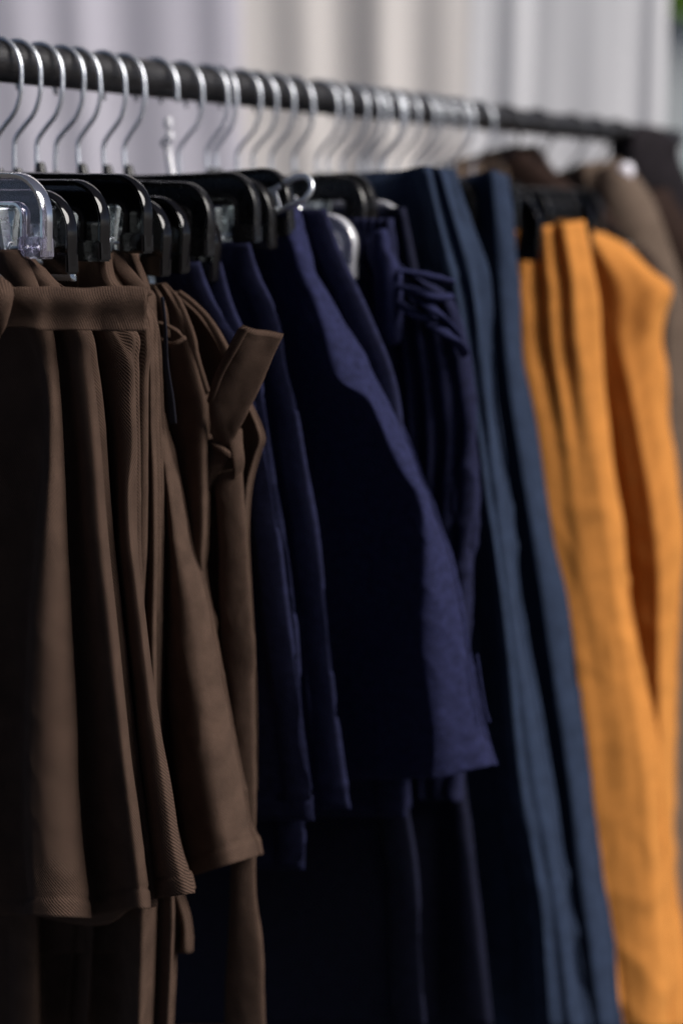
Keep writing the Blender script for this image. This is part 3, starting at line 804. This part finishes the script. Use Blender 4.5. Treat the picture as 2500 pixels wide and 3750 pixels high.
# ------------------------------------------------------------------ navy, blue and ochre garments further along
def banded(name, label, cat, s, Bp, Rp, mat, group, T=.03, face=(), lf=None, wr=.0014, hem=0.0, nv=90, left=-.2, seed=0, dB=-.014, dR=.012, extra=(), nu=6, wscale=14, lo=900):
    """garment whose near face is turned from the light and whose side panel runs between picture lines Bp and Rp"""
    v0, v1 = Bp[0][1], Bp[-1][1]
    lf = lf or [(lo - 1300, v0), (lo - 1300, (v0 + v1) / 2), (lo - 1300, v1)]
    st = [(lf, (.0, .004))]
    for f, d in face: st.append((mix(lf, Bp, f), d))
    st += [(mix(lf, Bp, .97), dB if not isinstance(dB, tuple) else tuple(x + .002 for x in dB)), (Bp, dB)]
    for f, d in extra: st.append((mix(Bp, Rp, f), d))
    if not extra: st.append((mix(Bp, Rp, .55), tuple(.5 * (a + b) - .003 for a, b in zip(dB if isinstance(dB, tuple) else (dB, dB), dR if isinstance(dR, tuple) else (dR, dR)))))
    st.append((Rp, dR)); dd = dR if isinstance(dR, tuple) else (dR, dR)
    st.append((off(Rp, -10), tuple(x + .010 for x in dd)))
    return garment(name, label, cat, s, st, mat, group, nv=nv, nu=nu, T=T, wr=wr, hem=hem, seed=seed, wscale=wscale, left=left)
NG = 'navy garments along the rail'
N1aR = [(668, 960), (706, 1015), (732, 1066), (767, 1122), (798, 1168), (830, 1240), (870, 1400), (905, 1600), (927, 1720), (959, 1870), (985, 2029), (1006, 2200), (1049, 2579), (1066, 2775), (1087, 2926), (1094, 2998)]
N1aB = [(655, 960), (668, 1015), (690, 1066), (715, 1122), (745, 1168), (790, 1240), (830, 1400), (870, 1600), (890, 1720), (912, 1870), (935, 2029), (952, 2200), (1000, 2579), (1022, 2775), (1040, 2926), (1046, 3004)]
banded('skirt', 'navy skirt nearest the brown ones, its short hem ending beside the brown sash tail', 'skirt', .056, N1aB, N1aR, NAVY_MID, NG, T=.018, hem=.02, seed=31, wr=.0012, dB=(-.004, -.012), dR=(.004, .010), lo=800)
N1bR = [(706, 812), (728, 860), (757, 934), (793, 1077), (823, 1163), (849, 1230), (880, 1320), (920, 1560), (960, 1830), (1000, 2100), (1040, 2600), (1062, 3000), (1068, 3178)]
N1bB = [(694, 812), (706, 860), (725, 934), (752, 1077), (785, 1163), (815, 1230), (850, 1320), (890, 1560), (930, 1830), (968, 2100), (1000, 2600), (1010, 3000), (1012, 3184)]
banded('skirt', 'navy skirt showing a thin lit edge and a lower hem behind the first navy one', 'skirt', .074, N1bB, N1bR, NAVY_MID, NG, T=.016, hem=.02, seed=33, dB=(-.004, -.010), dR=(.002, .004), lo=800)
N2R = [(844, 886), (868, 920), (890, 959), (931, 1026), (966, 1097), (978, 1150), (980, 1260), (988, 1359), (1023, 1474), (1055, 1646), (1080, 1774), (1112, 1933), (1138, 2125), (1160, 2380), (1176, 2551), (1205, 2800), (1232, 2955)]
N2B = [(830, 886), (838, 920), (846, 959), (872, 1026), (905, 1080), (930, 1150), (950, 1260), (962, 1359), (990, 1474), (1016, 1646), (1036, 1774), (1062, 1933), (1082, 2125), (1105, 2380), (1120, 2551), (1148, 2800), (1170, 2962)]
banded('skirt', 'navy skirt with a tied shoulder fold just right of the brown stub', 'skirt', .104, N2B, N2R, NAVY_MID, NG, T=.02, hem=.02, seed=35, dB=(-.006, -.010), dR=(.008, .006), lo=900)
N3R = [(1082, 757), (1099, 786), (1114, 857), (1140, 949), (1152, 1000), (1200, 1077), (1272, 1200), (1323, 1276), (1374, 1378), (1425, 1474), (1463, 1551), (1508, 1659), (1540, 1755), (1572, 1825), (1597, 1914), (1635, 2042), (1667, 2200), (1692, 2330), (1728, 2525), (1757, 2666), (1792, 2802)]
N3B = [(1030, 772), (1044, 800), (1060, 857), (1089, 934), (1110, 1000), (1148, 1080), (1196, 1220), (1226, 1328), (1262, 1400), (1330, 1440), (1385, 1530), (1431, 1646), (1480, 1735), (1530, 1810), (1550, 1900), (1558, 2042), (1562, 2200), (1560, 2330), (1582, 2525), (1600, 2680), (1598, 2852)]
N3M = [(1060, 764), (1075, 792), (1090, 857), (1118, 941), (1132, 1000), (1175, 1078), (1238, 1210), (1275, 1302), (1312, 1385), (1374, 1450), (1422, 1540), (1468, 1652), (1512, 1745), (1552, 1817), (1578, 1907), (1606, 2042), (1625, 2200), (1640, 2330), (1672, 2525), (1700, 2675), (1715, 2818)]
sk7 = banded('skirt', 'largest dark navy flared skirt with a broad violet lit side and pointed hem corner', 'skirt', .140, N3B, N3R, NAVY, NG, T=.02, face=((.4, (.0, -.004)), (.7, (.004, .010)), (.86, (.0, .012))), hem=.02, nv=150, seed=38, wr=.0022, wscale=22,
            dB=(-.012, -.016, -.010, -.010, -.012), dR=(.012, .014, .016, .020, .024), lo=1000)
strip('frayed_cord', [(1740, 2400, .02), (1760, 2540, .02), (1768, 2600, .02), (1778, 2650, .02)], [(1748, 2396, .02), (1769, 2536, .02), (1780, 2596, .02), (1794, 2640, .02)], .140, NAVY, sk7, th=.002, per=6)
N3bR = [(1132, 766), (1152, 826), (1186, 910), (1225, 1005), (1270, 1120), (1310, 1225), (1342, 1290), (1378, 1400), (1400, 1520), (1430, 1800), (1460, 2200), (1480, 2700), (1492, 2960)]
N3bB = [(1104, 766), (1120, 826), (1150, 910), (1190, 1005), (1240, 1120), (1280, 1225), (1312, 1290), (1340, 1400), (1358, 1520), (1372, 1800), (1385, 2200), (1380, 2700), (1376, 2990)]
banded('skirt', 'slim navy skirt behind the large flared one, its dim hem just below that hem', 'skirt', .172, N3bB, N3bR, NAVY_MID, NG, T=.018, hem=.02, seed=41, dB=(-.006, -.008), dR=(.006, .008), lo=1100)
# crumpled navy skirt with gathers and a ribbon tie
rg = random.Random(4)
N4R = [(1432, 800), (1455, 900), (1480, 985), (1560, 1030), (1640, 1085), (1672, 1160), (1690, 1250), (1712, 1360), (1734, 1510), (1735, 1700), (1720, 2000), (1700, 2400), (1690, 2700), (1684, 2930)]
N4L = [(1290, 800), (1300, 900), (1325, 985), (1345, 1030), (1362, 1085), (1375, 1160), (1385, 1250), (1395, 1360), (1402, 1510), (1405, 1700), (1400, 2000), (1395, 2400), (1392, 2700), (1390, 2930)]
N4far = [(0, 800), (0, 2000), (0, 2930)]
st4 = [(N4far, 0), (mix(N4far, N4L, .6), (.0, .01)), (off(N4L, -20), (.004, .012))]
nf = 5
for i in range(nf):
    f0 = i / nf; w_ = 1 / nf
    a = rg.uniform(.3, 1.0)
    st4 += [(mix(N4L, N4R, f0 + .08 * w_), (.002, .006 * a, .008 * a)), (mix(N4L, N4R, f0 + .42 * w_), (-.004, -.008 * a, -.010 * a)), (mix(N4L, N4R, f0 + .8 * w_), (.000, -.001, -.002))]
st4 += [(N4R, (.004, .004, .004)), (off(N4R, -14), (.012, .02))]
sk8 = garment('skirt', 'crumpled navy skirt with a ribbon tie gathered below its waist', 'skirt', .232, st4, NAVY_MID, NG, nv=130, nu=5, T=.03, wr=.0055, wscale=18, seed=44)
for Lq, Rq in (
    ([(1352, 868, -.006), (1350, 930, -.010), (1368, 1000, -.010), (1372, 1090, -.012), (1380, 1240, -.010)], [(1418, 862, .004), (1420, 920, .004), (1464, 990, .006), (1470, 1090, .004), (1462, 1230, .004)]),):
    strip('knot', Lq, Rq, .226, NAVY, sk8, th=.008, bulge=.012, per=8, wr=.002)
for a, b, c, d in (((1476, 990), (1555, 1006), (1600, 1016), (1645, 1030)), ((1474, 1050), (1550, 1072), (1596, 1088), (1642, 1085)), ((1468, 1110), (1520, 1150), (1560, 1160), (1600, 1150)),
                   ((1500, 1060), (1560, 1110), (1610, 1150), (1672, 1230)), ((1580, 1190), (1620, 1210), (1660, 1240), (1690, 1290))):
    up = [(a[0], a[1] - 8, -.004), (b[0], b[1] - 12, -.010), (c[0], c[1] - 14, -.010), (d[0], d[1] - 12, .004)]
    dn = [(a[0], a[1] + 10, -.004), (b[0], b[1] + 16, -.010), (c[0], c[1] + 18, -.010), (d[0], d[1] + 14, .004)]
    strip('ribbon', up, dn, .222, NAVY, sk8, th=.006, bulge=.004, per=8, wr=.0008)
# dark blue underlayer seen below the navy hems
N5R = [(1480, 760), (1560, 1200), (1620, 1800), (1660, 2500), (1690, 2850), (1730, 3200), (1790, 3760)]
N5B = [(1440, 760), (1500, 1200), (1560, 1800), (1620, 2500), (1640, 2850), (1640, 3200), (1630, 3760)]
banded('trousers', 'very dark navy trousers hanging low between the navy hems and the blue trousers', 'trousers', .265, N5B, N5R, NAVY_DARK, NG, T=.02, seed=47, face=((.8, (.0, .01)), (.88, (-.006, -.006))), lo=1300, dB=(-.006, -.002), dR=(-.004, -.002))
N6R = [(1060, 760), (1150, 1200), (1280, 1800), (1372, 2500), (1400, 2900), (1440, 3200), (1445, 3460), (1460, 3760)]
N6B = [(1030, 760), (1120, 1200), (1250, 1800), (1340, 2500), (1372, 2900), (1415, 3200), (1424, 3460), (1440, 3760)]
banded('trousers', 'black navy trousers with a faint edge under the large navy skirt', 'trousers', .190, N6B, N6R, NAVY_DARK, NG, T=.014, seed=48, lo=1100, dB=(-.003, -.003), dR=(.004, .004))
# slate blue trousers
BG = 'slate blue trousers beside the ochre ones'
T1B = [(1545, 606), (1560, 680), (1600, 850), (1634, 1000), (1685, 1191), (1723, 1383), (1742, 1574), (1768, 1797), (1804, 2000), (1830, 2200), (1849, 2372), (1871, 2670), (1901, 2967), (1953, 3228), (1970, 3480), (1985, 3770)]
T1R = [(1655, 622), (1670, 680), (1728, 850), (1781, 1000), (1800, 1255), (1813, 1446), (1832, 1574), (1848, 1733), (1872, 2000), (1893, 2200), (1918, 2372), (1970, 2670), (2018, 2967), (2064, 3228), (2105, 3480), (2148, 3770)]
ex = ((.16, (-.015, -.014, -.015)), (.32, (-.004, -.006, -.010)), (.48, (-.006, -.004, -.004)), (.64, (-.004, .000, -.002)), (.80, (.012, .010, .006)))
tb1 = banded('trousers', 'slate blue trousers with a wide black waist face, nearer of the two blue pairs', 'trousers', .325, T1B, T1R, BLUE, BG, T=.03, seed=51, wscale=10, wr=.005, dB=(-.016, -.014), dR=(.020, .022), extra=ex, face=((.8, (0, .004)), (.93, (-.008, -.004))), lf=[(1120, 700), (1000, 2000), (900, 3770)], left=-.12)
T2B = [(1800, 622), (1806, 700), (1822, 860), (1830, 1000), (1850, 1255), (1870, 1446), (1890, 1574), (1915, 1733), (1960, 2000), (1990, 2200), (2015, 2372), (2060, 2670), (2100, 2967), (2130, 3228), (2165, 3480), (2200, 3770)]
T2R = [(1852, 644), (1858, 720), (1876, 860), (1889, 1000), (1900, 1200), (1912, 1340), (1936, 1446), (1953, 1574), (1974, 1733), (2018, 2000), (2066, 2186), (2094, 2372), (2126, 2670), (2155, 2967), (2187, 3228), (2222, 3451), (2253, 3770)]
banded('trousers', 'slate blue trousers pressed against the ochre garment, farther of the two blue pairs', 'trousers', .450, T2B, T2R, BLUE, BG, T=.03, seed=53, wscale=10, wr=.005, dB=(-.012, -.016), dR=(.014, .018), face=((.8, (0, .004)), (.93, (-.006, -.002))), lf=[(1500, 690), (1400, 2000), (1300, 3770)], left=-.10)
# ochre trousers
OG = 'ochre garments right of the blue trousers'
O1B = [(1893, 842), (1888, 1080), (1900, 1280), (1935, 1450), (1965, 1600), (1985, 1800), (2010, 2000), (2060, 2200), (2090, 2400), (2115, 2600), (2140, 2850), (2170, 3100), (2200, 3350), (2235, 3560), (2260, 3770)]
O1R = [(2128, 808), (2158, 930), (2185, 1064), (2194, 1255), (2212, 1510), (2235, 1733), (2272, 2000), (2300, 2200), (2330, 2400), (2372, 2600), (2400, 2800), (2420, 3050), (2430, 3300), (2440, 3560), (2450, 3770)]
ex = ((.14, (-.016, -.017, -.020, -.016)), (.28, (.000, -.012, -.014, -.013)), (.42, (-.010, -.009, -.009, -.008)), (.56, (.006, -.003, -.004, -.003)), (.70, (-.002, .003, .003, .004)), (.84, (.010, .010, .011, .014)))
banded('trousers', 'ochre trousers with rumpled front right of the blue trousers', 'trousers', .590, O1B, O1R, ORANGE, OG, T=.03, seed=57, wr=.0042, wscale=12, nv=120, dB=(-.020, -.024), dR=(.026, .034), extra=ex, face=((.85, (0, .004)),), lo=1750, left=-.19)
O2B = [(2136, 826), (2180, 950), (2202, 1159), (2235, 1300), (2265, 1415), (2310, 1638), (2355, 1893), (2378, 2100), (2388, 2400), (2395, 2700), (2400, 3000), (2405, 3300), (2410, 3770)]
O2R = [(2150, 826), (2260, 880), (2375, 989), (2441, 1046), (2420, 1159), (2412, 1255), (2428, 1357), (2431, 1510), (2450, 1638), (2476, 1797), (2498, 1957), (2484, 2298), (2466, 2595), (2459, 2893), (2459, 3116), (2474, 3302), (2500, 3451), (2540, 3770)]
ex = ((.25, (-.022, -.024)), (.5, (-.012, -.016)), (.78, (.0, .0)))
banded('trousers', 'ochre trousers with a sharp lit shoulder corner at the right of the photo', 'trousers', .755, O2B, O2R, ORANGE, OG, T=.03, seed=59, wr=.004, wscale=12, nv=120, dB=(-.020, -.022), dR=(.020, .022), extra=ex, face=((.9, (0, .004)),), lo=1950, left=-.2)

# ------------------------------------------------------------------ coats at the far end
CG = 'coats at the far end of the rail'
def coat(label, s, Bp, Rp, mat, lo, seed, T=.05, wr=.004, dB=-.03, dR=.03, left=-.22, drop=110):
    v0, v1 = Bp[0][1], Bp[-1][1]; lf = [(lo, v0 + drop), (lo, (v0 + v1) / 2), (lo, v1)]
    return banded('coat', label, 'coat', s, Bp, Rp, mat, CG, T=T, seed=seed, wr=wr, wscale=8, dB=dB, dR=dR, lf=lf, left=left, nv=100)
coat('light brown coat collar peeping up left of the dark brown hump', .84,
     [(1640, 590), (1660, 640), (1680, 720), (1690, 900), (1700, 2000), (1700, 3400)], [(1715, 578), (1750, 605), (1778, 650), (1795, 900), (1850, 2000), (1900, 3400)], BEIGE, 1420, 61)
coat('dark brown coat with a rounded collar and a long sloping shoulder', .93,
     [(1765, 556), (1775, 600), (1830, 660), (1950, 722), (2060, 775), (2130, 830), (2180, 940), (2210, 1200), (2260, 2000), (2300, 3400)],
     [(1885, 536), (1935, 575), (2010, 645), (2100, 698), (2180, 738), (2235, 790), (2285, 900), (2330, 1200), (2400, 2000), (2420, 3400)], DKBROWN, 1540, 63, dB=(-.02, -.04), dR=(.01, .03), drop=90)
tc_ = coat('taupe coat with a broad turned collar under the white tag', 1.02,
     [(2120, 600), (2130, 670), (2150, 760), (2190, 850), (2250, 950), (2310, 1060), (2340, 1300), (2370, 2000), (2420, 3500)],
     [(2265, 585), (2335, 655), (2385, 735), (2418, 820), (2452, 910), (2486, 1010), (2510, 1120), (2530, 1300), (2580, 2000), (2620, 3500)], BEIGE, 1760, 65, drop=160, dB=(-.03, -.05), dR=(.02, .05))
strip('collar', [(2180, 640, -.03), (2210, 760, -.045), (2245, 860, -.05), (2262, 935, -.04)], [(2285, 600, .0), (2352, 690, .0), (2404, 790, .0), (2330, 880, -.02)], 1.02, BEIGE, tc_, th=.008, bulge=.012, per=8, wr=.001)
strip('lapel', [(2196, 880, -.04), (2290, 960, -.05), (2340, 1100, -.05), (2380, 1400, -.05)], [(2300, 880, -.02), (2400, 960, -.02), (2440, 1110, -.02), (2440, 1400, -.03)], 1.02, DKBROWN, tc_, th=.006, bulge=.006, per=8, wr=.001)
coat('dark brown long coat cut off by the right edge of the photo', 1.12,
     [(2330, 700), (2360, 800), (2420, 950), (2440, 1300), (2460, 2000), (2480, 3600)],
     [(2440, 690), (2500, 790), (2580, 920), (2640, 1300), (2700, 2000), (2720, 3600)], DKBROWN, 2010, 67, drop=160, dB=(-.03, -.05), dR=(.02, .04))
coat('black jacket with a high shoulder hiding the end of the rail', 1.20,
     [(2322, 470), (2316, 520), (2310, 580), (2320, 660), (2340, 900), (2400, 2000), (2420, 2400)],
     [(2400, 452), (2465, 490), (2492, 580), (2530, 690), (2570, 900), (2640, 2000), (2660, 2400)], BLACKC, 2290, 69, left=0.0, drop=20, dB=(-.03, -.04), dR=(.02, .03), wr=.007)
# round white tag hanging at the taupe collar
tq = onplane(2289, 627, 1.0)
tg = empty('tag', world(tq), ROTZ)
tag(tg, 'small round white tag on the taupe coat collar near the black jacket', 'tag')
link('disc', tube_mesh('disc', [V((0, -.0012, 0)), V((0, 0, 0)), V((0, .0012, 0))], .011, 24), glossy('white_card', (.8, .78, .86), rough=.35), tg).rotation_euler = (0, 0, R(38))
link('string', tube_mesh('string', [V((0, 0, .010)), V((.002, .001, .018)), V((.001, .004, .026))], .0005, 6), BLACKC, tg)

# coat hangers with black hooks
HOOKB = HOOK.copy(); HOOKB.name = 'hook'; HOOKB.materials.clear(); HOOKB.materials.append(BLACKH)
arm_pts = spline([V((-.13, 0, NECK - .085)), V((-.10, 0, NECK - .060)), V((-.05, 0, NECK - .030)), V((0, 0, NECK - .008)), V((.05, 0, NECK - .030)), V((.10, 0, NECK - .060)), V((.13, 0, NECK - .085))], 5)
SHOULDER = tube_mesh('shoulder_bar', arm_pts, .008, 12); SHOULDER.materials.append(BLACKP)
for dpx, s_, lab in ((1190, .84, 'first black coat hanger hook past the chrome ones'), (1270, .93, 'second black coat hanger hook, above the dark brown collar'),
                 (1350, 1.04, 'third black coat hanger hook, left of the white tag'), (1420, 1.12, 'fourth black coat hanger hook, almost touching the black jacket'),
                 (1450, 1.20, 'black coat hanger hook sunk in the black jacket')):
    s2 = rail_s(dpx * S - 30)
    r_ = empty('coat_hanger', world((s_, 0, ZR)), ROTZ + random.uniform(-.04, .04))
    tag(r_, lab, 'hanger', 'black coat hangers')
    link('hook', HOOKB, None, r_); link('shoulder_bar', SHOULDER, None, r_)
# black hanger ends standing in front of the ochre garments
for lab, s, (u, v), vt in (('black clip hanger whose arched end sits on the nearer ochre trousers', .560, (1976, 800), 722), ('black clip hanger with a square end biting into the farther ochre trousers', .715, (2165, 790), 712)):
    we = wend(u, v, s); q = onplane(u - 40, vt, s)
    hanger(lab, s, we, drop=max(0, (ZR + NECK - .012) - q.z), r=.03, band=.02, zb=-.062)

# clear swivel hanger: chrome hook, moulded clear stem
s = rail_s(388 * S - 50)
ch = empty('hanger', world((s, 0, ZR)), ROTZ)
tag(ch, 'clear plastic hanger with a moulded white stem under its chrome hook', 'hanger', 'hangers on the rail')
short = tube_mesh('hook', hook_pts()[:26], 0.0019, 12)
link('hook', short, CHROME, ch)
def blob(name, c, rx, rz, n=12):
    verts = []; faces = []
    for i in range(n + 1):
        a = math.pi * i / n
        for k in range(n):
            b = 2 * math.pi * k / n
            verts.append(V((c.x + rx * math.sin(a) * math.cos(b), c.y + rx * math.sin(a) * math.sin(b), c.z + rz * math.cos(a))))
    for i in range(n):
        for k in range(n):
            faces.append((i * n + k, (i + 1) * n + k, (i + 1) * n + (k + 1) % n, i * n + (k + 1) % n))
    return mesh_from(name, verts, faces)
link('bead', blob('bead', V((.013, 0, -.036)), .0040, .006), FROST, ch)
link('bead', blob('bead', V((.019, -.006, -.047)), .0042, .0050), FROST, ch)
link('bead', blob('bead', V((.0125, -.004, -.052)), .0045, .0045), FROST, ch)
link('stem', tube_mesh('stem', [V((.013, -.002, -.054)), V((.016, -.003, -.070)), V((.0185, -.003, -.083)), V((.022, -.003, -.090)), V((.025, -.003, -.094))], [.0034, .0036, .0042, .0075, .0105], 14), FROST, ch)
link('frame', frame_mesh(.15, NECK - .022, NECK - .068, r=.024), CLEAR, ch)

# wire clip with a round loop on the big navy skirt
s = .128
wc = empty('clip', world(onplane(997, 770, s)), ROTZ)
tag(wc, 'shiny steel spring clip with a round wire loop gripping the large navy skirt', 'clip')
inv = Matrix.Translation(-wc.location)
def px(pts, s): return [world(onplane(u, v, s + d)) for u, v, d in pts]
RZ = Matrix.Rotation(-ROTZ, 3, 'Z')
def loc_pts(pts): return [RZ @ (p - wc.location) for p in pts]
loop = spline(px([(905, 735, .01), (960, 712, .004), (1012, 689, 0), (1063, 658, 0), (1114, 645, -.002), (1139, 668, -.004), (1137, 699, -.006), (1109, 734, -.008), (1058, 757, -.008), (1010, 775, -.006)], s), 6)
link('loop', tube_mesh('loop', loc_pts(loop), .0023, 10), CHROME, wc)
def bar(name, pts, w, mat):
    pp = loc_pts(px(pts, s)); v_, f_ = sweep_rim(spline(pp, 4), w, .0022); return link(name, mesh_from(name, v_, f_), mat, wc)
bar('jaw', [(928, 692, -.004), (950, 740, -.006), (975, 820, -.008), (998, 905, -.006)], .0052, ZINC)
bar('jaw', [(1000, 688, .0), (1010, 730, -.002), (1022, 772, -.002)], .0062, CHROME)
bar('jaw', [(1022, 770, -.004), (1000, 776, -.006), (960, 782, -.006)], .0045, CHROME)
link('rivet', blob('rivet', RZ @ (world(onplane(1000, 770, s - .008)) - wc.location), .0034, .0034), CHROME, wc)
